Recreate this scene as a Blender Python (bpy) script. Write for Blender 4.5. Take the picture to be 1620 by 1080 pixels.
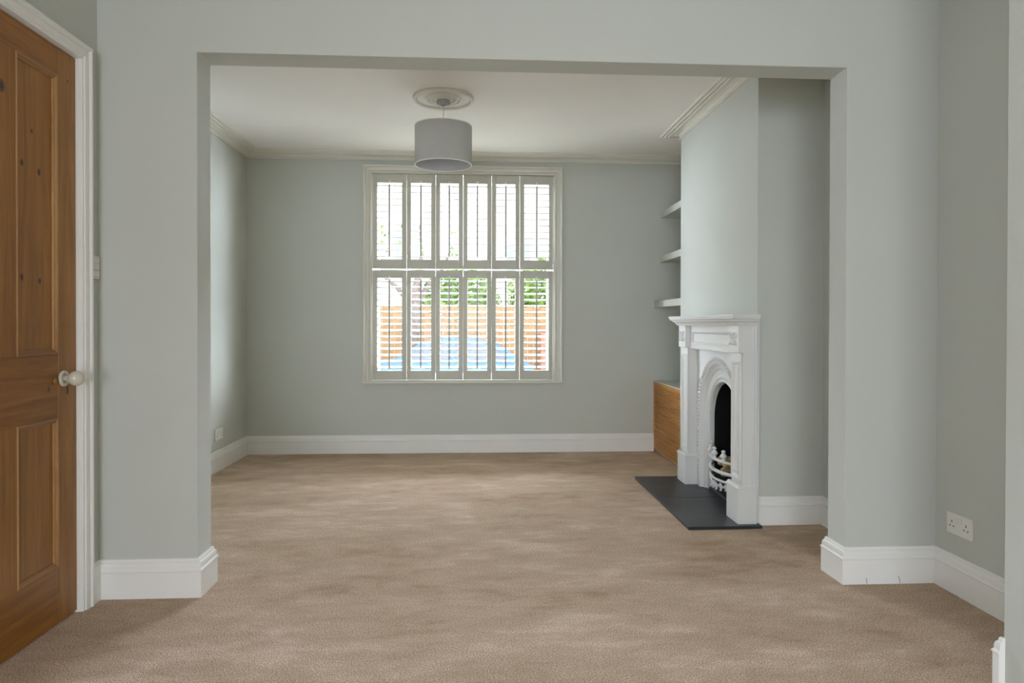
import bpy, bmesh, math, random
from mathutils import Vector, Matrix
random.seed(7)
S = bpy.context.scene
for o in list(bpy.data.objects): bpy.data.objects.remove(o)
C = S.collection
PI = math.pi

# ------------------------------------------------------------------ camera, world, lights, exposure
cam = bpy.data.cameras.new('camera'); co = bpy.data.objects.new('camera', cam); C.objects.link(co)
cam.sensor_width = 36; cam.lens = 1079.9 / 1620 * 36; cam.shift_y = -18.0 / 1620; cam.clip_start = 0.05
R_, F_, U_ = Vector((0.998405, -0.056427, 0.001952)), Vector((0.056441, 0.998375, -0.00789)), Vector((-0.001504, 0.007988, 0.999967))
co.matrix_world = Matrix(((R_.x, U_.x, -F_.x, 0), (R_.y, U_.y, -F_.y, 0), (R_.z, U_.z, -F_.z, 1.06), (0, 0, 0, 1)))
S.camera = co
S.view_settings.view_transform = 'Standard'; S.view_settings.look = 'None'
S.view_settings.gamma = 1; S.view_settings.use_curve_mapping = False
S.view_settings.exposure = 0.0
S.cycles.use_denoising = True
S.cycles.max_bounces = 14; S.cycles.diffuse_bounces = 8
S.cycles.sample_clamp_indirect = 6; S.cycles.sample_clamp_direct = 6.0

w = bpy.data.worlds.new('sky'); S.world = w; w.use_nodes = True
w.node_tree.nodes['Background'].inputs[0].default_value = (0.95, 0.98, 1.0, 1)
w.node_tree.nodes['Background'].inputs[1].default_value = 2.3

def area(name, loc, target, sx, sy, power, col):
    l = bpy.data.lights.new(name, 'AREA'); l.shape = 'RECTANGLE'; l.size = sx; l.size_y = sy
    l.energy = power; l.color = col
    o = bpy.data.objects.new(name, l); C.objects.link(o); o.location = loc
    o.rotation_euler = (Vector(target) - Vector(loc)).to_track_quat('-Z', 'Z').to_euler()
    return o
area('rear_fill', (-0.4, -3.9, 1.0), (1.6, 2.7, 0.15), 1.7, 1.9, 124, (0.885, 0.985, 1.11))  # lamp added outside the unseen garden doors to brighten the near room
area('side_fill', (-1.9, -1.6, 1.3), (1.5, 1.5, .8), 1.2, 1.2, 80, (0.89, 0.985, 1.10))  # added lamp outside the made-up side window, fill from the left
area('street_fill_above', (-0.1, 9.5, 4.25), (-0.1, 4.6, 0.9), 4.0, 1.6, 3800, (0.87, 0.98, 1.12))  # lamp added out of view above the street, brightens the floor through the shutters
area('street_fill_from_left', (-3.2, 7.6, 1.7), (0.2, 5.0, 1.3), 2.4, 2.4, 1350, (0.87, 0.99, 1.12))  # hidden lamp added to lift the chimney breast and right wall
area('street_fill_from_right', (3.0, 7.6, 1.7), (-0.3, 5.0, 1.3), 2.4, 2.4, 3400, (0.87, 0.99, 1.12))  # hidden lamp added to lift the far room's left wall

# ------------------------------------------------------------------ helpers
def lin(r, g, b):
    f = lambda c: (c / 255 / 12.92) if c / 255 < .04045 else ((c / 255 + .055) / 1.055) ** 2.4
    return (f(r), f(g), f(b), 1)

class NT:
    def __init__(s, name):
        s.m = bpy.data.materials.new(name); s.m.use_nodes = True; s.t = s.m.node_tree
        s.b = s.t.nodes['Principled BSDF']
    def n(s, t, **k):
        x = s.t.nodes.new(t)
        for a, v in k.items():
            if a.startswith('i_'): x.inputs[a[2:].replace('_', ' ')].default_value = v
            else: setattr(x, a, v)
        return x
    def l(s, a, b): s.t.links.new(a, b)
    def coord(s, scale=(1, 1, 1), rot=(0, 0, 0)):
        tc = s.n('ShaderNodeTexCoord'); mp = s.n('ShaderNodeMapping'); mp.inputs['Scale'].default_value = scale
        mp.inputs['Rotation'].default_value = rot
        s.l(tc.outputs['Object'], mp.inputs[0]); return mp.outputs[0]
    def noise(s, co_, scale, detail=3, rough=.5, dist=0):
        x = s.n('ShaderNodeTexNoise'); x.inputs['Scale'].default_value = scale; x.inputs['Detail'].default_value = detail
        x.inputs['Roughness'].default_value = rough; x.inputs['Distortion'].default_value = dist
        s.l(co_, x.inputs['Vector']); return x.outputs['Fac']
    def ramp(s, fac, stops):
        x = s.n('ShaderNodeValToRGB'); e = x.color_ramp.elements
        e[0].position, e[0].color = stops[0]; e[1].position, e[1].color = stops[-1]
        for p, c in stops[1:-1]:
            q = e.new(p); q.color = c
        s.l(fac, x.inputs[0]); return x.outputs[0]
    def mix(s, fac, a, b, mode='MIX'):
        x = s.n('ShaderNodeMix', data_type='RGBA', blend_type=mode)
        for i, v in ((0, fac), (6, a), (7, b)):
            if hasattr(v, 'is_output'): s.l(v, x.inputs[i])
            else: x.inputs[i].default_value = v
        return x.outputs[2]
    def math(s, op, a, b=0.0, c=0.0):
        x = s.n('ShaderNodeMath', operation=op)
        for i, v in enumerate((a, b, c)):
            if hasattr(v, 'is_output'): s.l(v, x.inputs[i])
            else: x.inputs[i].default_value = v
        return x.outputs[0]
    def bump(s, h, strength=.3, dist=.01):
        x = s.n('ShaderNodeBump'); x.inputs['Strength'].default_value = strength; x.inputs['Distance'].default_value = dist
        s.l(h, x.inputs['Height']); s.l(x.outputs[0], s.b.inputs['Normal'])

def plain(name, col, rough=.5, metal=0, var=.04, scale=6, bump=0.0, bscale=120):
    t = NT(name); c = t.coord()
    f = t.noise(c, scale, 4)
    a = tuple(x * (1 - var) for x in col[:3]) + (1,); b = tuple(min(1, x * (1 + var)) for x in col[:3]) + (1,)
    t.l(t.ramp(f, [(.3, a), (.7, b)]), t.b.inputs['Base Color'])
    t.b.inputs['Roughness'].default_value = rough; t.b.inputs['Metallic'].default_value = metal
    if bump: t.bump(t.noise(c, bscale, 2), bump, .002)
    return t.m

M = {}
M['wall'] = plain('sage_grey_wall_paint', (.525, .538, .495), .75, var=.012, scale=2.5, bump=.08, bscale=90)
M['white'] = plain('white_gloss_paint', (.80, .79, .76), .32, var=.015, bump=.03, bscale=60)
M['surround'] = plain('grey_white_surround_paint', (.70, .695, .68), .35, var=.015)
M['ceiling'] = plain('warm_white_ceiling_paint', (.83, .80, .765), .85, var=.012, scale=2)
M['plaster'] = plain('cream_plaster_paint', (.71, .69, .62), .7, var=.01)
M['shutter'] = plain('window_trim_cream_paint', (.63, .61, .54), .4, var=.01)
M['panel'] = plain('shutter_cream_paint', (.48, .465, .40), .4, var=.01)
M['iron_white'] = plain('white_painted_cast_iron', (.71, .71, .70), .35, var=.02, bump=.06, bscale=150)
M['soot'] = plain('sooty_firebox', (.004, .004, .004), .95)
M['black_iron'] = plain('black_cast_iron', (.012, .012, .012), .5, bump=.1)
M['shade'] = plain('grey_fabric_lamp_shade', (.46, .455, .43), .9, var=.02, scale=30, bump=.15, bscale=700)
M['shade_in'] = plain('pale_shade_lining', (.50, .505, .52), .8)
M['cup'] = plain('grey_ceiling_cup', (.40, .40, .39), .5)
M['plastic'] = plain('white_plastic', (.74, .72, .67), .35, var=.01)
M['dark'] = plain('dark_hole', (.02, .018, .016), .8)
M['china'] = plain('cream_ceramic', (.62, .57, .47), .12, var=.03)
M['brass'] = plain('aged_brass', (.35, .22, .08), .4, .9)
M['steel'] = plain('painted_hinge_metal', (.55, .54, .50), .4, .2)
M['rod'] = plain('tilt_rod_backlit_tone', (.36, .355, .33), .4)  # darker than the shutter cream: the rod's backlit shade put into its colour
M['asphalt'] = plain('pale_road_surface', (.42, .42, .42), .9, var=.1, scale=3)
M['kerb'] = plain('pale_concrete', (.62, .61, .58), .9, var=.06)
M['render'] = plain('white_render', (.85, .84, .80), .9)
M['roof'] = plain('slate_roof', (.25, .25, .28), .8, var=.15)
M['curtained'] = plain('curtained_window_glass', (.50, .56, .62), .15)
M['glassdark'] = plain('tinted_window_glass', (.18, .21, .25), .08)
M['tyre'] = plain('rubber_tyre', (.03, .03, .03), .8)
M['alloy'] = plain('silver_alloy', (.6, .6, .62), .3, .7)
M['carblue'] = plain('blue_car_paint', (.11, .24, .40), .3, .0, var=.01)
M['bark'] = plain('grey_bark', (.27, .22, .20), .9, var=.3, scale=14, bump=.5, bscale=30)
M['grass'] = plain('lawn', (.16, .26, .07), .9, var=.25, scale=20)

def leaf_mat(name, a, b):
    t = NT(name); t.l(t.ramp(t.noise(t.coord(), 5, 3), [(.35, a), (.65, b)]), t.b.inputs['Base Color'])
    t.b.inputs['Roughness'].default_value = .6; return t.m
M['leaf'] = leaf_mat('green_leaves', (.10, .25, .05, 1), (.38, .56, .10, 1))

# carpet: fine tufts plus broad brushed-pile patches
def carpet():
    t = NT('beige_twist_carpet'); c = t.coord()
    tuft = t.noise(c, 260, 2, .6); tuft2 = t.noise(c, 135, 3, .65)
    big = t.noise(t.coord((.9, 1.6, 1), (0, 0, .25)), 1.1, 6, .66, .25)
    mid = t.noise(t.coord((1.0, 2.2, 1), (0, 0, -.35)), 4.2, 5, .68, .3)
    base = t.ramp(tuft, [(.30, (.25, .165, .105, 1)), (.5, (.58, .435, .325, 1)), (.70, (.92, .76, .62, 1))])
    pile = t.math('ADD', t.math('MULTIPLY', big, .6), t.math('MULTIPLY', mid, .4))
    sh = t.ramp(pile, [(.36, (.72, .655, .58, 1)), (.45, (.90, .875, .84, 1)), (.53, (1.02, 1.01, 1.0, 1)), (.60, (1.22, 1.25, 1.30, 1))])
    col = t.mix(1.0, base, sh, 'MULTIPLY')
    t2 = t.ramp(tuft2, [(.3, (.78, .76, .74, 1)), (.7, (1.17, 1.18, 1.19, 1))])
    t.l(t.mix(1.0, col, t2, 'MULTIPLY'), t.b.inputs['Base Color'])
    t.b.inputs['Roughness'].default_value = 1; t.b.inputs['Specular IOR Level'].default_value = .1
    h = t.math('ADD', tuft, t.math('ADD', t.math('MULTIPLY', tuft2, 1.5), t.math('MULTIPLY', mid, 2.0)))
    t.bump(h, .9, .006); return t.m
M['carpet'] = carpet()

def wood(name, grain='Z', base=((.205, .078, .008), (.37, .166, .026)), knots=(), fine=1.0):
    t = NT(name); sc = {'Z': (1, 9, .55), 'Y': (1, .55, 9), 'X': (.55, 9, 9)}[grain]
    c = t.coord(sc)
    n1 = t.noise(c, 3.0, 6, .6, 1.1); n2 = t.noise(c, 22 * fine, 4, .7, .3)
    nb = t.noise(t.coord(), 1.6, 3, .5)
    f = t.math('ADD', t.math('MULTIPLY', n1, .55), t.math('ADD', t.math('MULTIPLY', n2, .28), t.math('MULTIPLY', nb, .25)))
    a, b = base
    col = t.ramp(f, [(.40, a + (1,)), (.55, tuple((x + y) / 2 for x, y in zip(a, b)) + (1,)), (.68, b + (1,))])
    tc = t.n('ShaderNodeTexCoord')
    for (y, z, r) in knots:
        mp = t.n('ShaderNodeMapping'); mp.inputs['Location'].default_value = (0, -y / r, -z / (r * 1.5))
        mp.inputs['Scale'].default_value = (0, 1 / r, 1 / (r * 1.5))
        t.l(tc.outputs['Object'], mp.inputs[0])
        ln = t.n('ShaderNodeVectorMath', operation='LENGTH'); t.l(mp.outputs[0], ln.inputs[0])
        k = t.math('ADD', ln.outputs['Value'], t.math('MULTIPLY', t.noise(c, 14, 2), .5))
        kk = t.ramp(k, [(.55, (1, 1, 1, 1)), (.95, (.55, .55, .55, 1)), (1.7, (0, 0, 0, 1))])
        col = t.mix(kk, col, (.055, .020, .007, 1))
    t.l(col, t.b.inputs['Base Color']); t.b.inputs['Roughness'].default_value = .38
    t.bump(n2, .12, .002); return t.m
KN = [(2.31, 1.584, .011), (2.398, 1.572, .012), (2.308, 1.212, .012), (2.40, 1.205, .011), (2.201, 1.796, .020), (2.36, 1.70, .008), (2.545, 1.93, .007)]
M['pine_v'] = wood('varnished_pine_upright_grain', 'Z', knots=KN)
M['pine_h'] = wood('varnished_pine_crosswise_grain', 'Y', base=((.175, .062, .006), (.33, .138, .019)), knots=[(2.43, .835, .010), (2.53, .80, .008)])
M['pine_worn'] = wood('pale_worn_pine_moulding', 'Z', base=((.25, .11, .035), (.46, .26, .10)), fine=2)
M['pine_worn_h'] = wood('pale_worn_pine_moulding_crosswise', 'Y', base=((.22, .095, .03), (.42, .22, .085)), fine=2)
M['tambour'] = wood('ribbed_honey_wood', 'Y', base=((.36, .145, .024), (.62, .30, .062)))
M['log'] = wood('pale_split_log', 'Y', base=((.40, .25, .11), (.62, .44, .24)))
M['fence'] = wood('orange_fence_boards', 'Z', base=((.40, .21, .075), (.58, .33, .13)))

def slate():
    t = NT('black_slate'); c = t.coord()
    t.l(t.ramp(t.noise(c, 5, 6, .65), [(.35, (.012, .013, .015, 1)), (.65, (.030, .032, .036, 1))]), t.b.inputs['Base Color'])
    t.b.inputs['Roughness'].default_value = .42; t.bump(t.noise(c, 18, 5, .6), .25, .004); return t.m
M['slate'] = slate()

def brick():
    t = NT('red_brick'); c = t.coord((1, 1, 1), (PI / 2, 0, 0)); b = t.n('ShaderNodeTexBrick')
    b.inputs['Color1'].default_value = (.55, .20, .13, 1); b.inputs['Color2'].default_value = (.62, .27, .19, 1)
    b.inputs['Mortar'].default_value = (.6, .57, .5, 1); b.inputs['Scale'].default_value = 4.4
    t.l(c, b.inputs['Vector']); t.l(b.outputs[0], t.b.inputs['Base Color']); t.b.inputs['Roughness'].default_value = .9; return t.m
M['brick'] = brick()

def glass():
    t = NT('clear_window_glass'); t.t.nodes.remove(t.b)
    tr = t.n('ShaderNodeBsdfTransparent'); gl = t.n('ShaderNodeBsdfGlossy'); gl.inputs['Roughness'].default_value = .02
    mx = t.n('ShaderNodeMixShader'); mx.inputs[0].default_value = .01
    t.l(tr.outputs[0], mx.inputs[1]); t.l(gl.outputs[0], mx.inputs[2])
    t.l(mx.outputs[0], t.t.nodes['Material Output'].inputs['Surface']); return t.m
M['glass'] = glass()

def obj(name, bm, mat, parent=None, smooth=False, bevel=0.0, seg=2, kind=None, **tags):
    bmesh.ops.remove_doubles(bm, verts=bm.verts, dist=1e-6)
    bmesh.ops.recalc_face_normals(bm, faces=bm.faces)
    me = bpy.data.meshes.new(name); bm.to_mesh(me); bm.free()
    o = bpy.data.objects.new(name, me); C.objects.link(o); me.materials.append(mat)
    if smooth: me.polygons.foreach_set('use_smooth', [True] * len(me.polygons))
    if bevel:
        b = o.modifiers.new('bevel', 'BEVEL'); b.width = bevel; b.segments = seg; b.limit_method = 'ANGLE'
    if parent:
        o.parent = parent; o.matrix_parent_inverse = Matrix.Translation(parent.location).inverted()
    if kind: o['kind'] = kind
    for k, v in tags.items(): o[k] = v
    return o
def thing(name, label, cat, loc=(0, 0, 0), group=None):
    o = bpy.data.objects.new(name, None); C.objects.link(o); o.location = loc; o.empty_display_size = .05
    o['label'] = label; o['category'] = cat
    if group: o['group'] = group
    return o
def box(bm, x0, x1, y0, y1, z0, z1):
    v = [bm.verts.new(p) for p in ((x0, y0, z0), (x1, y0, z0), (x1, y1, z0), (x0, y1, z0), (x0, y0, z1), (x1, y0, z1), (x1, y1, z1), (x0, y1, z1))]
    for f in ((0, 3, 2, 1), (4, 5, 6, 7), (0, 1, 5, 4), (1, 2, 6, 5), (2, 3, 7, 6), (3, 0, 4, 7)): bm.faces.new([v[i] for i in f])
    return v
def bx(*a):
    bm = bmesh.new(); box(bm, *a); return bm
def boxes(*l):
    bm = bmesh.new()
    for a in l: box(bm, *a)
    return bm
def struct(name, bm, mat, **k): return obj(name, bm, mat, kind='structure', **k)

def offs(path, d, side, closed):
    """offset polyline by d to its left (side=1) or right (side=-1), mitred"""
    n = len(path); out = []
    for i in range(n):
        p = Vector(path[i])
        a = Vector(path[i - 1]) if (i > 0 or closed) else None
        b = Vector(path[(i + 1) % n]) if (i < n - 1 or closed) else None
        ns = []
        for q, r in ((a, p), (p, b)):
            if q is None or r is None: continue
            t = (r - q).normalized(); ns.append(Vector((-t.y, t.x)) * side)
        if len(ns) == 1: out.append(p + ns[0] * d)
        else:
            m = (ns[0] + ns[1]); m = m / m.length_squared * 2
            out.append(p + m * d)
    return out
def sweep(bm, path, prof, f, side=1, closed=False, segs=None):
    """prof: closed polygon of (offset, height); f(x, y, h) -> 3-D point; segs: only these segments"""
    rails = [offs(path, d, side, closed) for d, h in prof]
    n = len(path); cnt = n if closed else n - 1
    for s in (range(cnt) if segs is None else segs):
        a, b = s, (s + 1) % n
        A = [bm.verts.new(f(rails[k][a].x, rails[k][a].y, prof[k][1])) for k in range(len(prof))]
        B = [bm.verts.new(f(rails[k][b].x, rails[k][b].y, prof[k][1])) for k in range(len(prof))]
        for k in range(len(prof)):
            j = (k + 1) % len(prof); bm.faces.new((A[k], A[j], B[j], B[k]))
        bm.faces.new(A); bm.faces.new(B[::-1])
XY = lambda x, y, h: (x, y, h)
def lathe(bm, prof, c, axis='Z', n=32, sy=1.0):
    rings = []
    for r, h in prof:
        ring = []
        for i in range(n):
            a = 2 * PI * i / n; u, v = r * math.cos(a), r * math.sin(a) * sy
            p = {'Z': (c[0] + u, c[1] + v, c[2] + h), 'X': (c[0] + h, c[1] + u, c[2] + v), 'Y': (c[0] + u, c[1] + h, c[2] + v)}[axis]
            ring.append(bm.verts.new(p))
        rings.append(ring)
    for a, b in zip(rings, rings[1:]):
        for i in range(n):
            bm.faces.new((a[i], a[(i + 1) % n], b[(i + 1) % n], b[i]))
    if prof[0] == prof[-1]: return
    if prof[0][0] > 1e-5: bm.faces.new(rings[0][::-1])
    if prof[-1][0] > 1e-5: bm.faces.new(rings[-1])
def tube(bm, pts, r, n=8):
    pts = [Vector(p) for p in pts]; rings = []
    rr = r if isinstance(r, (list, tuple)) else [r] * len(pts)
    ref = Vector((0, 0, 1)) if abs((pts[-1] - pts[0]).normalized().z) < .8 else Vector((1, 0, 0))
    for i, p in enumerate(pts):
        t = (pts[min(i + 1, len(pts) - 1)] - pts[max(i - 1, 0)]).normalized()
        u = t.cross(ref); u = u.normalized() if u.length > 1e-6 else Vector((1, 0, 0)); v = t.cross(u)
        rings.append([bm.verts.new(p + (u * math.cos(2 * PI * k / n) + v * math.sin(2 * PI * k / n)) * rr[i]) for k in range(n)])
    for a, b in zip(rings, rings[1:]):
        for i in range(n): bm.faces.new((a[i], a[(i + 1) % n], b[(i + 1) % n], b[i]))
    bm.faces.new(rings[0][::-1]); bm.faces.new(rings[-1])
def blob(bm, c, rx, ry, rz, u=12, v=8):
    r = bmesh.ops.create_uvsphere(bm, u_segments=u, v_segments=v, radius=1)
    for q in r['verts']: q.co = Vector((c[0] + q.co.x * rx, c[1] + q.co.y * ry, c[2] + q.co.z * rz))

# ------------------------------------------------------------------ room shell
XL, XR, YB = -1.848, 1.866, 5.673          # far room
YF, YK = 2.72, 2.857                       # dividing wall, near and far faces
XA, XR2 = -1.447, 1.914                    # near room side walls
JL, JR, ZT = -1.072, 1.527, 2.114          # opening
ZC = 2.46
XC, YC0, YC1 = 1.505, 3.546, 4.893         # chimney breast
YR = -3.6                                  # rear wall
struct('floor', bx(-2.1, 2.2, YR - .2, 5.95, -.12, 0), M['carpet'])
struct('ceiling', bx(-2.1, 2.2, YR - .2, 5.95, ZC, ZC + .12), M['ceiling'])
struct('wall_left', bx(XL - .15, XL, YK, YB + .25, 0, ZC), M['wall'])
struct('wall_right', bx(XR, XR + .15, YK, YB + .25, 0, ZC), M['wall'])
WX0, WX1, WZ0, WZ1 = -.836, .672, .597, 2.302
struct('wall_back', boxes((XL, WX0, YB, YB + .25, 0, ZC), (WX1, XR, YB, YB + .25, 0, ZC), (WX0, WX1, YB, YB + .25, 0, WZ0), (WX0, WX1, YB, YB + .25, WZ1, ZC)), M['wall'])
# dividing wall: two nibs and the beam over the opening, one plastered surface
bm = bmesh.new()
def prism(bm, poly, y0, y1):
    a = [bm.verts.new((x, y0, z)) for x, z in poly]; b = [bm.verts.new((x, y1, z)) for x, z in poly]
    bm.faces.new(a); bm.faces.new(b[::-1])
    for i in range(len(poly)):
        j = (i + 1) % len(poly); bm.faces.new((a[i], b[i], b[j], a[j]))
prism(bm, [(-1.99, 0), (JL, 0), (JL, ZT), (JR, ZT), (JR, 0), (2.06, 0), (2.06, ZC), (-1.99, ZC)], YF, YK)
struct('wall_dividing', bm, M['wall'], bevel=.003)
DY0, DY1, DZ = 1.832, 2.592, 2.03          # pine door
struct('wall_near_left', boxes((XA - .14, XA, DY1 + .004, YF, 0, ZC), (XA - .14, XA, -.9, DY0 - .004, 0, ZC), (XA - .14, XA, YR, -2.3, 0, ZC), (XA - .14, XA, -2.3, -.9, 0, .8), (XA - .14, XA, -2.3, -.9, 2.1, ZC), (XA - .14, XA, DY0 - .004, DY1 + .004, DZ + .004, ZC)), M['wall'])
struct('wall_near_right', bx(XR2, XR2 + .15, YR, YF, 0, ZC), M['wall'])
NX, NY = 1.549, 1.904
struct('wall_near_chimney', bx(NX, XR2, .45, NY, 0, ZC), M['wall'], bevel=.003)
# rear wall behind the camera; unseen garden doors added to let light in
RX0, RX1, RZ = -1.3, 0.5, 2.15
struct('wall_rear', boxes((-2.0, RX0, YR - .2, YR, 0, ZC), (RX1, 2.06, YR - .2, YR, 0, ZC), (RX0, RX1, YR - .2, YR, RZ, ZC)), M['wall'])
r = struct('window_rear_added', boxes((RX0, RX0 + .06, YR - .14, YR - .08, 0, RZ), (RX1 - .06, RX1, YR - .14, YR - .08, 0, RZ), (RX0 + .06, RX1 - .06, YR - .14, YR - .08, RZ - .06, RZ), (-.43, -.37, YR - .14, YR - .08, 0, RZ - .06), (RX0 + .06, -.43, YR - .14, YR - .08, 0, .08), (-.37, RX1 - .06, YR - .14, YR - .08, 0, .08)), M['white'])
struct('window_side_added', boxes((XA - .10, XA - .05, -2.3, -2.25, .8, 2.1), (XA - .10, XA - .05, -.95, -.9, .8, 2.1), (XA - .10, XA - .05, -2.25, -.95, .8, .85), (XA - .10, XA - .05, -2.25, -.95, 2.05, 2.1), (XA - .10, XA - .05, -2.25, -.95, 1.43, 1.47)), M['white'])  # unseen side window, added to bring light onto left-facing surfaces
# chimney breast of the far room, hollow behind the fireplace
FY0, FY1, FZ = 3.72, 4.34, .80
struct('wall_chimney', boxes((XC, XR, YC0, FY0, 0, ZC), (XC, XR, FY1, YC1, 0, ZC), (XC, XR, FY0, FY1, FZ, ZC), (XR - .03, XR, FY0, FY1, 0, FZ)), M['wall'])

# skirting boards
SK = [(0, 0), (.019, 0), (.019, .100), (.022, .103), (.022, .106), (.0185, .110), (.0165, .113), (.0165, .124), (.014, .133), (.009, .138), (.009, .143), (.006, .149), (0, .149)]
def skirt(path, names, side=-1):
    for i, n in enumerate(names):
        if not n: continue
        bm = bmesh.new(); sweep(bm, path, SK, XY, side, segs=[i]); struct(n, bm, M['white'])
skirt([(XA, 2.652), (XA, YF), (JL, YF), (JL, YK), (XL, YK), (XL, YB), (1.515, YB)],
      ['baseboard_near_left', 'baseboard_left_pier', 'baseboard_left_jamb', 'baseboard_left_recess', 'baseboard_left', 'baseboard_back'])
skirt([(1.5065, YC0), (XR, YC0), (XR, YK), (JR, YK), (JR, YF), (XR2, YF), (XR2, NY), (NX, NY), (NX, NY - .006)],
      ['baseboard_chimney', 'baseboard_right', 'baseboard_right_recess', 'baseboard_right_jamb', 'baseboard_right_pier', 'baseboard_near_right', 'baseboard_near_chimney', 'baseboard_near_corner'])
skirt([(XR2, .45), (XR2, YR)], ['baseboard_near_right_rear'])
# the pencil-thin scratch marks on the right pier's skirting
sc = bmesh.new()
for x0, x1, z0, z1 in ((1.607, 1.610, .004, .026), (1.7435, 1.752, .002, .032)):
    tube(sc, [(x0, YF - .0195, z1), ((x0 + x1) / 2 + .001, YF - .0195, (z0 + z1) / 2), (x1, YF - .0195, z0)], .0009, 5)
struct('trim_1', sc, M['dark'])

# cornice
CO = [(0, 2.409), (.010, 2.409), (.014, 2.413), (.012, 2.419), (.007, 2.420), (.009, 2.427), (.020, 2.436), (.040, 2.442), (.060, 2.444), (.064, 2.438), (.071, 2.437), (.075, 2.443),
      (.075, 2.450), (.082, 2.449), (.086, 2.443), (.093, 2.442), (.099, 2.447), (.100, 2.455), (.107, 2.455), (.111, 2.449), (.118, 2.448), (.124, 2.453), (.125, ZC), (0, ZC)]
cpath = [(XL, YK), (XL, YB), (XR, YB), (XR, YC1), (XC, YC1), (XC, YC0), (XR, YC0), (XR, YK)]
for i, n in enumerate(['left', 'back', 'alcove_right', 'alcove_side', 'chimney', 'chimney_side', 'right']):
    bm = bmesh.new(); sweep(bm, cpath, CO, XY, -1, segs=[i]); struct('trim_cornice_' + n, bm, M['plaster'])

# ------------------------------------------------------------------ window in the back wall
win = struct('window_1', boxes((WX0, WX0 + .045, 5.80, 5.86, WZ0, WZ1), (WX1 - .045, WX1, 5.80, 5.86, WZ0, WZ1), (WX0 + .045, WX1 - .045, 5.80, 5.86, WZ1 - .05, WZ1), (WX0 + .045, WX1 - .045, 5.80, 5.86, WZ0, WZ0 + .05)), M['white'])
obj('mullion', boxes((-.585, -.535, 5.805, 5.855, WZ0 + .05, WZ1 - .05), (.365, .415, 5.805, 5.855, WZ0 + .05, WZ1 - .05)), M['white'], win)
obj('meeting_rail', boxes((WX0 + .045, -.585, 5.808, 5.85, 1.47, 1.515), (-.535, .365, 5.808, 5.85, 1.47, 1.515), (.415, WX1 - .045, 5.808, 5.85, 1.47, 1.515)), M['white'], win)
obj('pane', bx(WX0 + .03, WX1 - .03, 5.828, 5.832, WZ0 + .03, WZ1 - .03), M['glass'], win)
AR = [(0, 0), (0, .010), (.004, .015), (.009, .015), (.012, .009), (.018, .009), (.021, .018), (.027, .019), (.029, .013), (.043, .016), (.047, .017), (.049, .028), (.055, .033), (.063, .034), (.067, .030), (.067, 0)]
bm = bmesh.new()
sweep(bm, [(WX0, WZ0 - .018), (WX0, WZ1), (WX1, WZ1), (WX1, WZ0 - .018)], AR, lambda x, y, h: (x, YB - h, y), 1)
struct('trim_window_architrave', bm, M['shutter'])
bm = bmesh.new(); box(bm, WX0 - .069, WX1 + .069, YB - .036, YB + .0, WZ0 - .020, WZ0 - .004); box(bm, WX0, WX1, YB, YB + .12, WZ0 - .001, WZ0 + .003)
struct('trim_window_sill', bm, M['shutter'], bevel=.002)

# shutters
XS = [-.828, -.552, -.313, -.086, .150, .384, .664]
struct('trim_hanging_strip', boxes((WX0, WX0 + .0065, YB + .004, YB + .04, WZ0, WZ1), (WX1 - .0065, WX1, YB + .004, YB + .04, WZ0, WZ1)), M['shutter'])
SY0, SY1 = YB + .004, YB + .030
def shutter(x0, x1, z0, z1, oz0, oz1, label, group, n, tilt, th, lhinge, rhinge):
    x0 += .0014; x1 -= .0014
    t = thing('shutter_panel', label, 'window shutter', ((x0 + x1) / 2, SY0, z0), group)
    sw = .036
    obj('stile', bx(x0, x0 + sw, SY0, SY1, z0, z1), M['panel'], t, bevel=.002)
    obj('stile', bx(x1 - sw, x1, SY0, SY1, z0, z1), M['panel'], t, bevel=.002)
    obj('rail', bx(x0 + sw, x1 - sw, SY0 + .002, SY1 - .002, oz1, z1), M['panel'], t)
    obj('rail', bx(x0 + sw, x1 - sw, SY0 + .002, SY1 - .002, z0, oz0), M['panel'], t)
    bm = bmesh.new(); pitch = (oz1 - oz0) / n; ym = (SY0 + SY1) / 2
    for i in range(n):
        zc = oz0 + pitch * (i + .5); d = .0275
        ca, sa = math.cos(tilt), math.sin(tilt); sec = []
        for k in range(12):
            a = 2 * PI * (k + .5) / 12; u = d * math.copysign(abs(math.cos(a)) ** .5, math.cos(a)); v = th * math.copysign(abs(math.sin(a)) ** .5, math.sin(a))
            sec.append((ym + u * ca - v * sa, zc + u * sa + v * ca))
        A = [bm.verts.new((x0 + sw + .001, y, z)) for y, z in sec]; B = [bm.verts.new((x1 - sw - .001, y, z)) for y, z in sec]
        bm.faces.new(A); bm.faces.new(B[::-1])
        for k in range(12): bm.faces.new((A[k], A[(k + 1) % 12], B[(k + 1) % 12], B[k]))
    obj('louvres', bm, M['shutter'], t, smooth=False)
    xm = (x0 + x1) / 2; yr = ym - .0275 * math.cos(tilt) - .006
    obj('tilt_rod', bx(xm - .0065, xm + .0065, yr - .004, yr + .004, oz0 + .022, oz1 - .018), M['rod'], t, bevel=.001)
    bm = bmesh.new(); lathe(bm, [(.0, -.012), (.006, -.010), (.008, -.004), (.005, 0)], (xm, SY0 + .002, oz1 + .010), 'Y', 12)
    obj('catch', bm, M['white'], t, smooth=True)
    for h, xx in ((lhinge, x0 + .0045), (rhinge, x1 - .0045)):
        if not h: continue
        for zz in (z0 + .085, z1 - .085):
            bm = bmesh.new(); tube(bm, [(xx, SY0 - .003, zz - .03), (xx, SY0 - .003, zz + .03)], .0042, 8)
            obj('hinge', bm, M['steel'], t, smooth=True)
pos = ['leftmost', 'second from left', 'third from left', 'fourth from left', 'fifth from left', 'rightmost']
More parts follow.
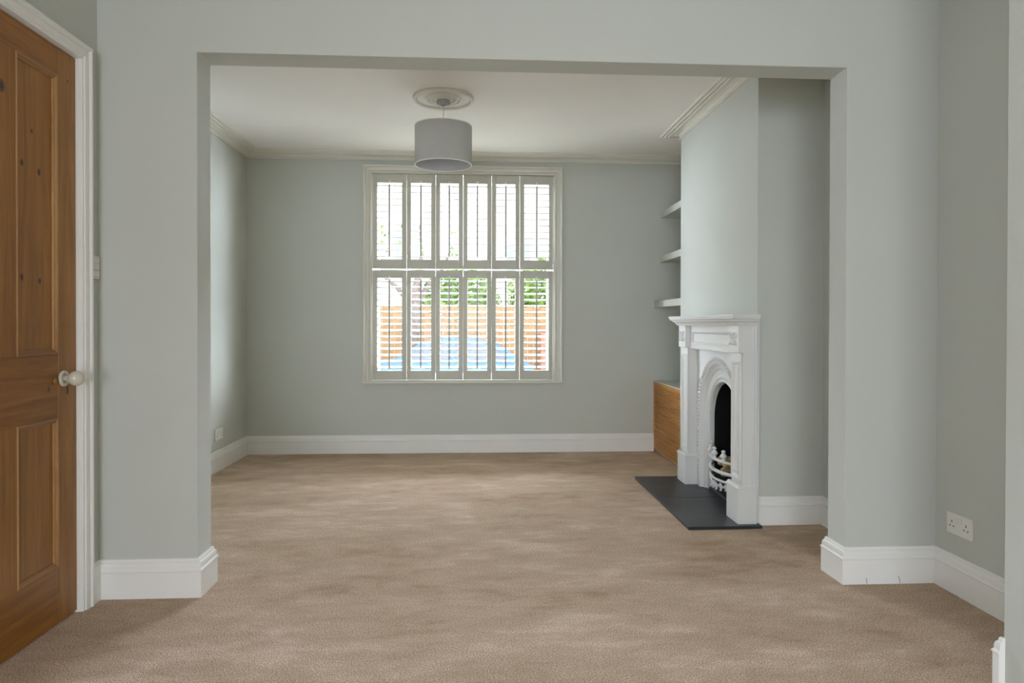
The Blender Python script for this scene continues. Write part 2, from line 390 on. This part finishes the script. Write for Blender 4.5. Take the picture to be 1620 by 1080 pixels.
for i in range(6):
    lh, rh = (i in (0, 1, 2)), (i in (5, 4, 3))
    shutter(XS[i], XS[i + 1], 1.520, 2.2995, 1.596, 2.228, 'cream louvred shutter panel, %s of six in the upper tier' % pos[i], 'upper tier of window shutters', 12, .16, .0050, lh, rh)
    shutter(XS[i], XS[i + 1], .602, 1.508, .679, 1.444, 'cream louvred shutter panel, %s of six in the lower tier' % pos[i], 'lower tier of window shutters', 15, .23, .0045, lh, rh)

# ------------------------------------------------------------------ pine door in the near left wall
dr = bpy.data.objects.new('door_1', None); C.objects.link(dr); dr.location = (XA - .03, DY0, 0); dr['kind'] = 'structure'
DX0, DX1 = -1.494, -1.456
ys = [DY0, DY0 + .105, DY0 + .328, DY0 + .432, DY1 - .107, DY1]
zr = [.008, .203, .731, .953, 1.932, DZ - .002]
for a, b in ((0, 1), (4, 5)): obj('stile', bx(DX0, DX1, ys[a], ys[b], zr[0], zr[5]), M['pine_v'], dr, bevel=.0015)
for a, b in ((1, 2), (3, 4)): obj('muntin', bx(DX0, DX1 - .0004, ys[2], ys[3], zr[a], zr[b]), M['pine_v'], dr, bevel=.0015)
for a, b in ((0, 1), (2, 3), (4, 5)): obj('rail', bx(DX0, DX1 - .0008, ys[1], ys[4], zr[a], zr[b]), M['pine_h'], dr, bevel=.0015)
MO = [(0, -.012), (0, 0), (.003, .0025), (.008, .001), (.012, -.003), (.017, -.0055), (.019, -.009), (.019, -.012)]
for a, b in ((1, 2), (3, 4)):
    for c_, d_ in ((1, 2), (3, 4)):
        p = obj('panel', bx(DX0 + .010, DX1 - .011, ys[a], ys[b], zr[c_], zr[d_]), M['pine_v'], dr)
        bm = bmesh.new(); sweep(bm, [(ys[a], zr[c_]), (ys[b], zr[c_]), (ys[b], zr[d_]), (ys[a], zr[d_])], MO, lambda x, y, h: (DX1 + h, x, y), 1, True, segs=[1, 3])
        obj('moulding', bm, M['pine_worn'], dr)
        bm = bmesh.new(); sweep(bm, [(ys[a], zr[c_]), (ys[b], zr[c_]), (ys[b], zr[d_]), (ys[a], zr[d_])], MO, lambda x, y, h: (DX1 + h, x, y), 1, True, segs=[0, 2])
        obj('moulding', bm, M['pine_worn_h'], dr)
kb = bmesh.new(); ky, kz = 2.512, .866
lathe(kb, [(.0, 0), (.029, 0), (.029, .004), (.027, .007), (.016, .0085), (.0155, .004), (.010, .004), (.010, .020)], (DX1, ky, kz), 'X', 28)
rose = obj('knob_rose', kb, M['china'], dr, smooth=True)
kb = bmesh.new(); lathe(kb, [(0, .012), (.0115, .012), (.0115, .019)] + [(.0272 * math.sin(q), .0445 - .0262 * math.cos(q)) for q in [.45 + (PI - .45) * i / 14 for i in range(14)]] + [(0, .0707)], (DX1, ky, kz), 'X', 32)
obj('door_knob', kb, M['china'], dr, smooth=True)
kb = bmesh.new(); blob(kb, (DX1 + .001, 2.465, .860), .004, .010, .011); obj('keyhole_cover', kb, M['brass'], dr, smooth=True)
kb = bmesh.new(); tube(kb, [(DX1 + .0005, 2.536, .836), (DX1 + .0005, 2.536, .808)], .002, 6); obj('filled_keyhole', kb, M['dark'], dr)
# casing round the door
AR2 = [(0, 0), (0, .010), (.003, .013), (.010, .013), (.014, .017), (.032, .019), (.036, .015), (.041, .022), (.046, .025), (.054, .024), (.057, .018), (.057, 0)]
bm = bmesh.new(); sweep(bm, [(DY0 - .002, 0), (DY0 - .002, DZ + .002), (DY1 + .002, DZ + .002), (DY1 + .002, 0)], AR2, lambda x, y, h: (XA + h, x, y), 1)
struct('trim_door_architrave', bm, M['white'])
bm = boxes((XA - .14, XA, DY1 + .0005, DY1 + .004, 0, DZ + .004), (XA - .14, XA, DY0 - .004, DY0 - .0005, 0, DZ + .004), (XA - .14, XA, DY0 - .0005, DY1 + .0005, DZ + .0005, DZ + .004))
struct('trim_door_lining', bm, M['white'])

# ------------------------------------------------------------------ sockets and switch
def socket(x, y0, y1, z0, z1, sgn, label, double):
    t = thing('wall_socket', label, 'electrical socket', (x, (y0 + y1) / 2, z0))
    f = lambda d: x + sgn * d
    obj('plate', bx(min(f(0), f(.009)), max(f(0), f(.009)), y0, y1, z0, z1), M['plastic'], t, bevel=.003)
    w = y1 - y0; cz = (z0 + z1) / 2
    cs = [y0 + w * .22, y1 - w * .22] if double else [(y0 + y1) / 2]
    for c in cs:
        bm = bmesh.new()
        for dy, dz, a, b in ((0, .008, .002, .0045), (-.010, -.010, .0035, .002), (.010, -.010, .0035, .002)):
            box(bm, min(f(.0085), f(.0095)), max(f(.0085), f(.0095)), c + dy - a, c + dy + a, cz + dz - b, cz + dz + b)
        obj('pin_slots', bm, M['dark'], t)
    sw = [(y0 + y1) / 2 - .011, (y0 + y1) / 2 + .011] if double else [y1 - .018]
    for c in sw:
        obj('rocker_switch', bx(min(f(.008), f(.012)), max(f(.008), f(.012)), c - .007, c + .007, cz + .008, cz + .026), M['plastic'], t, bevel=.001)
    return t
socket(XR2, 2.503, 2.642, .231, .316, -1, 'white double plug socket on the near right wall above the skirting', True)
socket(XL, 4.985, 5.130, .220, .304, 1, 'white plug socket low on the left wall of the far room', True)
t = thing('light_switch', 'cream light switch on the narrow wall beside the pine door casing', 'light switch', (XA, 2.685, 1.23))
obj('plate', bx(XA, XA + .009, 2.656, 2.716, 1.232, 1.320), M['plastic'], t, bevel=.002)
for z0 in (1.240, 1.266, 1.292):
    obj('rocker', bx(XA + .008, XA + .013, 2.662, 2.710, z0, z0 + .022), M['plastic'], t, bevel=.0015)

# ------------------------------------------------------------------ ceiling rose and pendant lamp
LX, LY = -.187, 4.245
t = bmesh.new()
lathe(t, [(.188, 0), (.190, -.010), (.186, -.019), (.177, -.023), (.168, -.020), (.164, -.010), (.160, -.008), (.112, -.009), (.110, -.016), (.103, -.018), (.097, -.015), (.095, -.009), (.086, -.010), (.083, -.018), (.074, -.020), (.069, -.016), (.067, -.010), (.058, -.011), (.055, -.018), (0, -.018)], (LX, LY, ZC), 'Z', 64)
for f in t.faces: f.smooth = False
ro = obj('ceiling_rose', t, M['plaster'], label='round moulded plaster rose on the far room ceiling above the lamp', category='ceiling rose')
lamp = thing('pendant_lamp', 'pendant lamp with a plain grey fabric drum shade hanging from the ceiling rose', 'ceiling lamp', (LX, LY, ZC - .018))
bm = bmesh.new(); lathe(bm, [(.042, 0), (.042, -.020), (.038, -.026), (.012, -.030), (.008, -.036), (0, -.036)], (LX, LY, ZC - .018), 'Z', 32); obj('ceiling_cup', bm, M['cup'], lamp)
bm = bmesh.new(); tube(bm, [(LX - .034, LY - .01, ZC - .046), (LX - .006, LY, ZC - .056)], .0045, 8); tube(bm, [(LX + .034, LY - .01, ZC - .046), (LX + .006, LY, ZC - .056)], .0045, 8); obj('cord_grip', bm, M['white'], lamp)
bm = bmesh.new(); tube(bm, [(LX, LY, ZC - .05), (LX, LY, 2.235)], .0028, 8); obj('cord', bm, M['plastic'], lamp)
bm = bmesh.new()
R = .176; z0, z1 = 2.045, 2.282
lathe(bm, [(R, z0), (R, z1), (R - .002, z1), (R - .002, z0), (R, z0)], (LX, LY, 0), 'Z', 72)
shd = obj('shade', bm, M['shade'], lamp, smooth=False)
bm = bmesh.new(); lathe(bm, [(R - .0022, z0 + .002), (R - .0022, z1 - .002), (R - .003, z1 - .002), (R - .003, z0 + .002), (R - .0022, z0 + .002)], (LX, LY, 0), 'Z', 72); obj('lining', bm, M['shade_in'], lamp)
bm = bmesh.new()
bm.free()
for zz in (z0, z1):
    bm = bmesh.new(); lathe(bm, [(R + .001, zz - .002), (R + .001, zz + .002), (R - .003, zz + .002), (R - .003, zz - .002), (R + .001, zz - .002)], (LX, LY, 0), 'Z', 72)
    obj('shade_rim', bm, M['white'], lamp)
bm = bmesh.new()
for k in range(3):
    a = k * 2 * PI / 3 + .3; tube(bm, [(LX, LY, 2.232), (LX + .174 * math.cos(a), LY + .174 * math.sin(a), 2.25)], .002, 6)
lathe(bm, [(.022, 2.222), (.022, 2.236), (.012, 2.245), (.0, 2.245)], (LX, LY, 0), 'Z', 20); obj('shade_ring', bm, M['white'], lamp)
bm = bmesh.new(); lathe(bm, [(.016, 2.225), (.016, 2.19), (.013, 2.18), (.02, 2.16), (.03, 2.135), (.028, 2.115), (.015, 2.10), (0, 2.097)], (LX, LY, 0), 'Z', 20); obj('bulb', bm, M['white'], lamp, smooth=True)

# ------------------------------------------------------------------ alcove: shelves and the ribbed cabinet
for X, zb, lab in ((1.575, 1.958, 'top floating shelf in the far alcove beside the chimney breast'), (1.570, 1.585, 'middle floating shelf in the far alcove beside the chimney breast'),
                   (1.520, 1.206, 'bottom floating shelf in the far alcove, longest of the three')):
    obj('wall_shelf', bx(X, XR, YC1, YB, zb, zb + .053), M['wall'], bevel=.002, label=lab, category='shelf', group='floating alcove shelves')
cb = thing('alcove_cabinet', 'low alcove cabinet with ribbed honey-coloured wood front beside the fireplace', 'cabinet', (1.68, 5.28, 0))
obj('body', boxes((1.535, XR, YC1, YB, .0, .585)), M['wall'], cb)
obj('top', bx(1.517, XR, YC1, YB, .585, .592), M['wall'], cb)
bm = bmesh.new(); prof = []
n = 36; z0, z1 = .012, .555
for i in range(n):
    a = z0 + (z1 - z0) * i / n; p = (z1 - z0) / n
    for u, d in ((.0, .010), (.14, .0022), (.5, 0), (.86, .0022), (.999, .010)): prof.append((1.518 + d, a + p * u))
prof += [(1.535, z1), (1.535, z0)]
A = [bm.verts.new((x, YC1, z)) for x, z in prof]; B = [bm.verts.new((x, YB - .028, z)) for x, z in prof]
bm.faces.new(A); bm.faces.new(B[::-1])
for k in range(len(prof)): bm.faces.new((A[k], A[(k + 1) % len(prof)], B[(k + 1) % len(prof)], B[k]))
obj('ribbed_front', bm, M['tambour'], cb)
obj('end_strip', bx(1.516, 1.535, YB - .028, YB - .0, .003, .585), M['tambour'], cb, bevel=.001)
obj('top_rail', bx(1.516, 1.535, YC1, YB - .028, .556, .585), M['tambour'], cb, bevel=.001)

# ------------------------------------------------------------------ fireplace
HZ = .016
for (a, b), lab in (((3.467, 4.062), 'near half of the black slate hearth in front of the fireplace'), ((4.066, 4.644), 'far half of the black slate hearth in front of the fireplace')):
    obj('hearth_slab', bx(1.112, XC - .001, a, b, .0, HZ), M['slate'], bevel=.002, label=lab, category='hearth', group='slate hearth slabs')
fp = thing('fireplace_surround', 'white painted fireplace surround with mantel shelf and carved corner blocks', 'fireplace', (1.44, 4.03, HZ))
W = M['surround']
CY = 4.03
PL = [(3.497, 3.665), (4.397, 4.565)]; PI_ = [(3.517, 3.652), (4.410, 4.545)]; CB = [(3.503, 3.645), (4.40, 4.54)]
for s in (0, 1):
    a, b = PL[s]
    xb = 1.487
    obj('plinth', bx(1.387, xb, a, b, HZ, .196), W, fp, bevel=.0015)
    bm = bmesh.new(); sweep(bm, [(xb, a + .008), (1.395, a + .008), (1.395, b - .008), (xb, b - .008)] , [(0, .196), (.012, .196), (.013, .202), (.009, .207), (.006, .209), (.002, .218), (0, .218)], XY, 1)
    obj('plinth_cap', bm, W, fp)
    a, b = PI_[s]
    obj('pilaster', boxes((1.411, xb, a, b, .196, .912)), W, fp)
    # frame raised round the pilaster's sunken panel
    bm = bmesh.new()
    fr = [(0, 0), (0, .008), (.006, .009), (.010, .006), (.014, .008), (.018, .005), (.022, 0)]
    box(bm, 1.405, 1.412, a, b, .870, .912); box(bm, 1.405, 1.412, a, a + .008, .24, .870); box(bm, 1.405, 1.412, b - .008, b, .24, .870)
    sweep(bm, [(a + .008, .240), (b - .008, .240), (b - .008, .870), (a + .008, .870)], fr, lambda x, y, h: (1.411 - h, x, y), 1, True)
    sweep(bm, [(a + .044, .285), (b - .044, .285), (b - .044, .84), (a + .044, .84)], [(-.004, 0), (-.003, .004), (.0, .005), (.003, .004), (.004, 0)], lambda x, y, h: (1.411 - h, x, y), 1, True)
    obj('panel_moulding', bm, W, fp)
    a, b = CB[s]
    blk = obj('corner_block', bx(1.386, xb, a, b, .914, 1.058), W, fp, bevel=.001)
    bm = bmesh.new(); c = (a + b) / 2
    rnd = random.Random(3)
    for i in (-1, 1):
        for j in (-1, 1):
            for k in range(3):
                ang = math.atan2(j, i) + (k - 1) * .42; rr = .026 if k == 1 else .030
                blob(bm, (1.386, c + rr * math.cos(ang) * 1.1, .988 + rr * math.sin(ang) * .9), .010, .010, .008)
            blob(bm, (1.386, c + i * .044, .988 + j * .026), .010, .008, .009)
    blob(bm, (1.385, c, .988), .007, .008, .008); blob(bm, (1.386, c, .988 + .030), .005, .007, .006); blob(bm, (1.386, c, .988 - .030), .005, .007, .006)
    obj('carving', bm, M['iron_white'], blk, smooth=True)
    # side return with its bead
    y = PI_[0][0] if s == 0 else PI_[1][1]
obj('side_panel', bx(1.4115, 1.487, 3.506, 3.5165, .196, 1.058), W, fp)
obj('side_bead', bx(1.462, 1.470, 3.500, 3.506, .196, 1.058), W, fp, bevel=.003)
obj('side_bead', bx(1.478, 1.487, 3.499, 3.506, .196, 1.058), W, fp, bevel=.003)
obj('back_strip', bx(1.4875, XC, 3.515, 3.545, HZ, 1.058), W, fp)
obj('back_strip', bx(1.4875, XC, 4.5, 4.56, HZ, 1.058), W, fp)
# frieze between the blocks with a sunken panel
bm = bmesh.new(); a, b = 3.645, 4.40
box(bm, 1.428, 1.487, a, b, .908, 1.058); box(bm, 1.418, 1.430, a, b, .908, .936); box(bm, 1.418, 1.430, a, b, 1.022, 1.058)
box(bm, 1.418, 1.430, a, a + .02, .936, 1.022); box(bm, 1.418, 1.430, b - .02, b, .936, 1.022)
fr = [(0, 0), (0, .012), (.005, .013), (.008, .009), (.012, .008), (.016, .003), (.018, 0)]
sweep(bm, [(a + .02, .936), (b - .02, .936), (b - .02, 1.022), (a + .02, 1.022)], fr, lambda x, y, h: (1.428 - h, x, y), 1, True)
obj('frieze', bm, W, fp)
# mantel shelf
bm = bmesh.new(); hx = 1.484
prof = [(0, 1.056), (.004, 1.056), (.006, 1.062), (.010, 1.064), (.012, 1.070), (.020, 1.078), (.030, 1.083), (.031, 1.089), (.037, 1.090), (.043, 1.094), (.045, 1.101), (.045, 1.105), (.050, 1.107), (.050, 1.115), (.048, 1.117), (0, 1.117)]
sweep(bm, [(hx, 3.500), (1.385, 3.500), (1.385, 4.565), (hx, 4.565)], prof, XY, 1)
box(bm, 1.385, hx, 3.500, 4.565, 1.058, 1.117); box(bm, hx, XC, 3.515, 4.56, 1.058, 1.117)
obj('mantel_shelf', bm, W, fp)
# back boards of the opening reveal


# cast iron insert: an arch lofted from the plate down to the fire opening
def arch(hw, top, x, n=36):
    zc = top - hw; p = [(x, CY - hw, HZ)]
    for i in range(7): p.append((x, CY - hw, HZ + (zc - HZ) * (i + 1) / 8))
    for i in range(n + 1):
        a = PI - PI * i / n; p.append((x, CY + hw * math.cos(a), zc + hw * math.sin(a)))
    for i in range(7): p.append((x, CY + hw, zc - (zc - HZ) * (i + 1) / 8))
    p.append((x, CY + hw, HZ)); return p
ins = thing('cast_iron_insert', 'white painted cast iron arched fireplace insert with beaded edge', 'fireplace insert', (1.47, CY, HZ))
levels = [(.338, .866, 1.467), (.318, .846, 1.464), (.310, .838, 1.464), (.303, .828, 1.468), (.292, .816, 1.484), (.284, .806, 1.494), (.281, .803, 1.490), (.276, .797, 1.490), (.272, .790, 1.497),
          (.264, .764, 1.506), (.260, .752, 1.508), (.258, .748, 1.503), (.254, .742, 1.503), (.250, .728, 1.510), (.247, .722, 1.505), (.243, .716, 1.507), (.241, .713, 1.512), (.240, .711, 1.536)]
bm = bmesh.new(); rows = [[bm.verts.new(p) for p in arch(*l)] for l in levels]
for a, b in zip(rows, rows[1:]):
    for i in range(len(a) - 1): bm.faces.new((a[i], a[i + 1], b[i + 1], b[i]))
obj('arched_recess', bm, M['iron_white'], ins)
# plate outside the arch
bm = bmesh.new(); A = rows_pts = arch(*levels[0]); X = levels[0][2]
def outer(p):
    _, y, z = p; zc = levels[0][1] - levels[0][0]
    if z <= zc: return (X, 3.652 if y < CY else 4.410, z)
    dy, dz = y - CY, z - zc; m = max(abs(dy) / .379, dz / (.907 - zc)); return (X, CY + dy / m, zc + dz / m)
va = [bm.verts.new(p) for p in A]; vb = [bm.verts.new(outer(p)) for p in A]
for i in range(len(va) - 1): bm.faces.new((va[i], va[i + 1], vb[i + 1], vb[i]))
obj('back_plate', bm, M['iron_white'], ins)
bm = bmesh.new(); hw, top = .328, .856; zc = top - hw; step = .0165
z = HZ + .012
while z < zc:
    for s in (-1, 1): blob(bm, (1.464, CY + s * hw, z), .010, .010, .0068, 8, 6)
    z += .0215
k = int(PI * hw / .024)
for i in range(k + 1):
    a = PI * i / k; blob(bm, (1.463, CY + hw * math.cos(a), zc + hw * math.sin(a)), .012, .0100, .0100, 8, 6)
obj('beading', bm, M['iron_white'], ins, smooth=True)
bm = bmesh.new()
for hwk, tk, xk, rk in ((.313, .841, 1.462, .003), (.279, .800, 1.489, .003), (.256, .745, 1.501, .0035), (.245, .719, 1.504, .003)):
    tube(bm, arch(hwk, tk, xk), rk, 6)
obj('arch_roll', bm, M['iron_white'], ins, smooth=True)
obj('firebox', boxes((1.537, 1.80, 3.735, 3.78, HZ, .775), (1.537, 1.80, 4.28, 4.325, HZ, .775), (1.80, 1.83, 3.735, 4.325, HZ, .775), (1.537, 1.80, 3.78, 4.28, .73, .775), (1.52, 1.80, 3.78, 4.28, .003, .02)), M['soot'], ins)
obj('ash_step', boxes((1.50, 1.53, 3.80, 4.26, HZ, .034), (1.535, 1.56, 3.80, 4.26, .02, .09)), M['black_iron'], ins, bevel=.003)

# bowed fire basket
gr = thing('fire_grate', 'white iron fire grate with bowed bars and vase finials', 'grate', (1.50, CY, HZ))
def bow(u, front=1.452, end=1.520, hw=.225): return (end - (end - front) * math.cos(u * PI / 2) ** .8, CY + u * hw)
def bowpts(z, n=20, **k): return [(*bow(-1 + 2 * i / n, **k), z) for i in range(n + 1)]
for z, r in ((.256, .0098), (.190, .0115), (.140, .008)):
    bm = bmesh.new(); pts = bowpts(z)
    tube(bm, pts, r, 8)
    for q in bm.verts: q.co.z = z + (q.co.z - z) * .95
    obj('bar', bm, M['iron_white'], gr, smooth=True)
for u in (-.96, -.47, .02, .50, .96):
    x, y = bow(u)
    bm = bmesh.new(); lathe(bm, [(.012, 0), (.013, .005), (.009, .010), (.013, .015), (.021, .023), (.0205, .030), (.012, .042), (.008, .048), (.013, .053), (.012, .059), (.004, .063), (0, .063)], (x, y, .263), 'Z', 16)
    obj('finial', bm, M['iron_white'], gr, smooth=True)
bm = bmesh.new()
def arcpts(c, r, a0, a1, n=14, sx=1): return [c + 0 * 0 if False else (c[0], c[1] + r * math.cos(a0 + (a1 - a0) * i / n), c[2] + r * math.sin(a0 + (a1 - a0) * i / n)) for i in range(n + 1)]
for s in (-1, 1):
    for u, z, r in ((.10, .098, .020), (.34, .102, .020), (.56, .108, .016), (.76, .114, .013)):
        x, y = bow(s * u); tube(bm, arcpts((x, y, z), r, 0, 1.6 * PI), .005, 6); tube(bm, arcpts((x, y, z), r * .45, 0, 2 * PI), .004, 6)
    pts = []
    for i in range(16):
        u = s * (.04 + .9 * i / 15); x, y = bow(u); pts.append((x, y, .126 - .020 * abs(math.sin(i * .62))))
    tube(bm, pts, .0045, 6)
obj('scrollwork', bm, M['iron_white'], gr, smooth=True)
obj('grate_floor', boxes(*[(1.50, 1.72, CY - .20 + .04 * i, CY - .185 + .04 * i, .128, .138) for i in range(11)] + [(1.70, 1.72, CY - .21, CY + .23, .118, .128), (1.56, 1.58, CY - .21, CY + .23, .118, .128)]), M['black_iron'], gr)
logs = [((1.585, 4.095, .2285), .029, .085, 1.50, 'left of the two pale round-ended logs behind the top bar of the fire grate'), ((1.585, 4.015, .2285), .030, .085, 1.62, 'right of the two pale round-ended logs behind the top bar of the fire grate'),
        ((1.580, 4.045, .1690), .0280, .08, 1.45, 'pale log lying low in the fire grate under the two upper logs')]
for c, r, L, a, lab in logs:
    bm = bmesh.new(); lathe(bm, [(0, -L), (r * .8, -L), (r * .97, -L + .008), (r, -L * .4), (r * .93, 0), (r, L * .5), (r * .96, L - .008), (r * .75, L), (0, L)], (0, 0, 0), 'Y', 14)
    for q in bm.verts: q.co.x += .004 * math.sin(q.co.y * 40); q.co = Matrix.Rotation(a, 4, 'Z') @ q.co + Vector(c)
    obj('firewood_log', bm, M['log'], smooth=True, label=lab, category='firewood', group='logs in the grate')

# ------------------------------------------------------------------ outside
GZ = -.68
struct('ground', boxes((-14, 14, 6.6, 34, GZ - .2, GZ),), M['asphalt'])
struct('pavement', boxes((-14, 14, 6.6, 11.2, GZ, GZ + .12), (-14, 14, 16.2, 17.0, GZ, GZ + .12)), M['kerb'])
struct('garden_lawn', bx(-8, 8, -12, YR - .2, -.3, -.15), M['grass'])
obj('garden_wall', bx(-5, 5, 8.6, 8.8, GZ + .12, .40), M['render'], label='low white garden wall across the front garden outside the window', category='garden wall')
fe = thing('timber_fence', 'orange close-boarded timber fence across the street', 'fence', (0, 17, GZ))
bm = bmesh.new(); x = -9.0
while x < 9.0:
    box(bm, x, x + .142, 17.0, 17.02, GZ, 1.50 + .012 * math.sin(x * 3)); x += .15
obj('boards', bm, M['fence'], fe)
for i in range(8): obj('post', bx(-8.6 + i * 2.4, -8.5 + i * 2.4, 17.02, 17.12, GZ, 1.56), M['fence'], fe)
obj('brick_pier', bx(1.62, 2.30, 16.3, 16.9, GZ, .86), M['brick'], label='low red brick pier in front of the orange fence', category='brick pier')

def foliage(name, cx, cy, cz, rx, ry, rz, n, ls, label, seed, trunk=None):
    rnd = random.Random(seed); t = thing(name, label, 'tree' if trunk else 'shrub', (cx, cy, GZ))
    bm = bmesh.new()
    for i in range(n):
        while True:
            p = Vector((rnd.uniform(-1, 1), rnd.uniform(-1, 1), rnd.uniform(-1, 1)))
            if .25 < p.length < 1: break
        c = Vector((cx + p.x * rx, cy + p.y * ry, cz + p.z * rz))
        u = Vector((rnd.gauss(0, 1), rnd.gauss(0, 1), rnd.gauss(0, 1))).normalized(); v = u.orthogonal().normalized(); s = ls * rnd.uniform(.6, 1.3)
        q = [bm.verts.new(c + a) for a in (-u * s, v * s * .45, u * s, -v * s * .45)]; bm.faces.new(q)
    obj('foliage', bm, M['leaf'], t)
    bm = bmesh.new(); tube(bm, [(cx, cy, GZ), (cx + .03, cy, GZ + .6), (cx, cy, cz)], [.06, .05, .03], 7); obj('stem', bm, M['bark'], t)
    return t
foliage('shrub', -.35, 18.2, 1.6, 1.1, .7, 1.0, 2600, .09, 'bright green bush rising behind the orange fence, left of the window centre line', 1)
foliage('shrub', 1.95, 18.3, 1.7, 1.1, .7, 1.2, 2400, .09, 'bright green bush rising behind the right part of the orange fence', 2)
foliage('shrub', 2.75, 16.6, .9, .42, .3, .7, 900, .06, 'small green shrub standing right of the brick pier', 3)
tr = thing('street_tree', 'bare-trunked grey street tree in front of the orange fence', 'tree', (-1.45, 16.0, GZ))
bm = bmesh.new()
tube(bm, [(-1.42, 16, GZ), (-1.45, 16, .4), (-1.38, 16, 1.3), (-1.33, 16, 1.9), (-1.2, 16, 2.7), (-1.25, 16, 3.4)], [.19, .17, .16, .10, .04, .02], 10)
tube(bm, [(-1.33, 16, 1.6), (-1.0, 16, 2.0), (-.7, 16.1, 2.4), (-.5, 16.1, 2.9)], [.08, .06, .04, .02], 7)
tube(bm, [(-1.36, 16, 1.4), (-1.75, 15.9, 1.9), (-2.2, 15.9, 2.3), (-2.5, 15.9, 2.9)], [.07, .05, .035, .02], 7)
obj('trunk', bm, M['bark'], tr, smooth=True)
rnd = random.Random(9); bm = bmesh.new()
for i in range(60):
    c = Vector((rnd.uniform(-2.6, -.2), rnd.uniform(15.6, 16.4), rnd.uniform(2.2, 3.4))); u = Vector((rnd.gauss(0, 1), rnd.gauss(0, 1), rnd.gauss(0, 1))).normalized(); v = u.orthogonal().normalized()
    bm.faces.new([bm.verts.new(c + a) for a in (-u * .08, v * .04, u * .08, -v * .04)])
obj('leaves', bm, M['leaf'], tr)
hs = thing('house', 'pale rendered house with slate roof beyond the orange fence', 'house', (-4.5, 27, GZ))
obj('wall', bx(-9, -1.6, 25, 31, GZ, 8.2), M['render'], hs)
bm = bmesh.new(); prism(bm, [(-9.3, 8.2), (-1.3, 8.2), (-5.3, 10.6)], 24.8, 31.2); obj('roof', bm, M['roof'], hs)
for x in (-7.6, -5.2, -2.9):
    for z in (.6, 3.2): wn = obj('window', bx(x, x + 1.0, 24.94, 25.0, z, z + 1.3), M['white'], hs); obj('pane', bx(x + .08, x + .92, 24.92, 24.94, z + .08, z + 1.22), M['curtained'], wn)
hs = thing('house', 'cream rendered house standing behind the green bushes', 'house', (4.4, 29, GZ))
obj('wall', bx(.4, 8.5, 27, 33, GZ, 8.6), M['render'], hs)
bm = bmesh.new(); prism(bm, [(.1, 8.6), (8.8, 8.6), (4.4, 11)], 26.8, 33.2); obj('roof', bm, M['roof'], hs)
for x in (1.2, 3.6, 6.2):
    wn = obj('window', bx(x, x + 1.1, 26.94, 27.0, 3.1, 4.4), M['white'], hs); obj('pane', bx(x + .08, x + 1.02, 26.92, 26.94, 3.18, 4.32), M['curtained'], wn)

# car parked across the road, seen from its side
cr = thing('car', 'blue hatchback car parked across the road outside the window', 'car', (-.65, 14.5, GZ))
def lift(pts, z): return [(x, GZ + h) for x, h in pts]
side = [(-2.58, .28), (-2.62, .55), (-2.55, .80), (-2.35, .93), (-1.62, 1.02), (-1.05, 1.38), (-.6, 1.46), (.1, 1.44), (.62, 1.28), (1.02, 1.0), (1.20, .92), (1.28, .6), (1.22, .28)]
body = [(-2.58, .28), (-2.62, .55), (-2.55, .80), (-2.35, .93), (-1.62, 1.0), (1.08, .98), (1.20, .92), (1.28, .6), (1.22, .28)]
bm = bmesh.new(); Y0, Y1 = 13.65, 15.35
prism(bm, [(x, GZ + h) for x, h in body], Y0, Y1); obj('body', bm, M['carblue'], cr, bevel=.08, seg=3)
cabin = [(-1.66, .99), (-1.05, 1.38), (-.6, 1.46), (.1, 1.44), (.62, 1.28), (1.04, .97)]
bm = bmesh.new()
a = [bm.verts.new((x, Y0 + .06 + (h - .97) * .35, GZ + h)) for x, h in cabin]; b = [bm.verts.new((x, Y1 - .06 - (h - .97) * .35, GZ + h)) for x, h in cabin]
bm.faces.new(a); bm.faces.new(b[::-1])
for i in range(len(a)): j = (i + 1) % len(a); bm.faces.new((a[i], b[i], b[j], a[j]))
obj('cabin', bm, M['carblue'], cr, bevel=.03, seg=2)
for wnd in ([(-1.42, 1.03), (-1.02, 1.32), (-.52, 1.38), (-.46, 1.03)], [(-.38, 1.03), (-.44, 1.38), (.08, 1.36), (.46, 1.25), (.72, 1.03)]):
    bm = bmesh.new(); A = [bm.verts.new((x, Y0 + .05 + (h - .97) * .35, GZ + h)) for x, h in wnd]; B = [bm.verts.new((x, Y0 + .08 + (h - .97) * .35, GZ + h)) for x, h in wnd]
    bm.faces.new(A); bm.faces.new(B[::-1])
    for i in range(len(A)): j = (i + 1) % len(A); bm.faces.new((A[i], B[i], B[j], A[j]))
    obj('side_window', bm, M['glassdark'], cr)
for x in (-1.85, .62):
    for y in (Y0 - .01, Y1 - .19):
        bm = bmesh.new(); lathe(bm, [(0, 0), (.24, 0), (.30, .03), (.30, .17), (.24, .20), (0, .20)], (x, y, GZ + .30), 'Y', 24); wl = obj('wheel', bm, M['tyre'], cr)
        bm = bmesh.new(); lathe(bm, [(0, -.012), (.18, -.004), (.20, .01), (0, .01)], (x, y, GZ + .30), 'Y', 20); obj('hub_cap', bm, M['alloy'], wl)
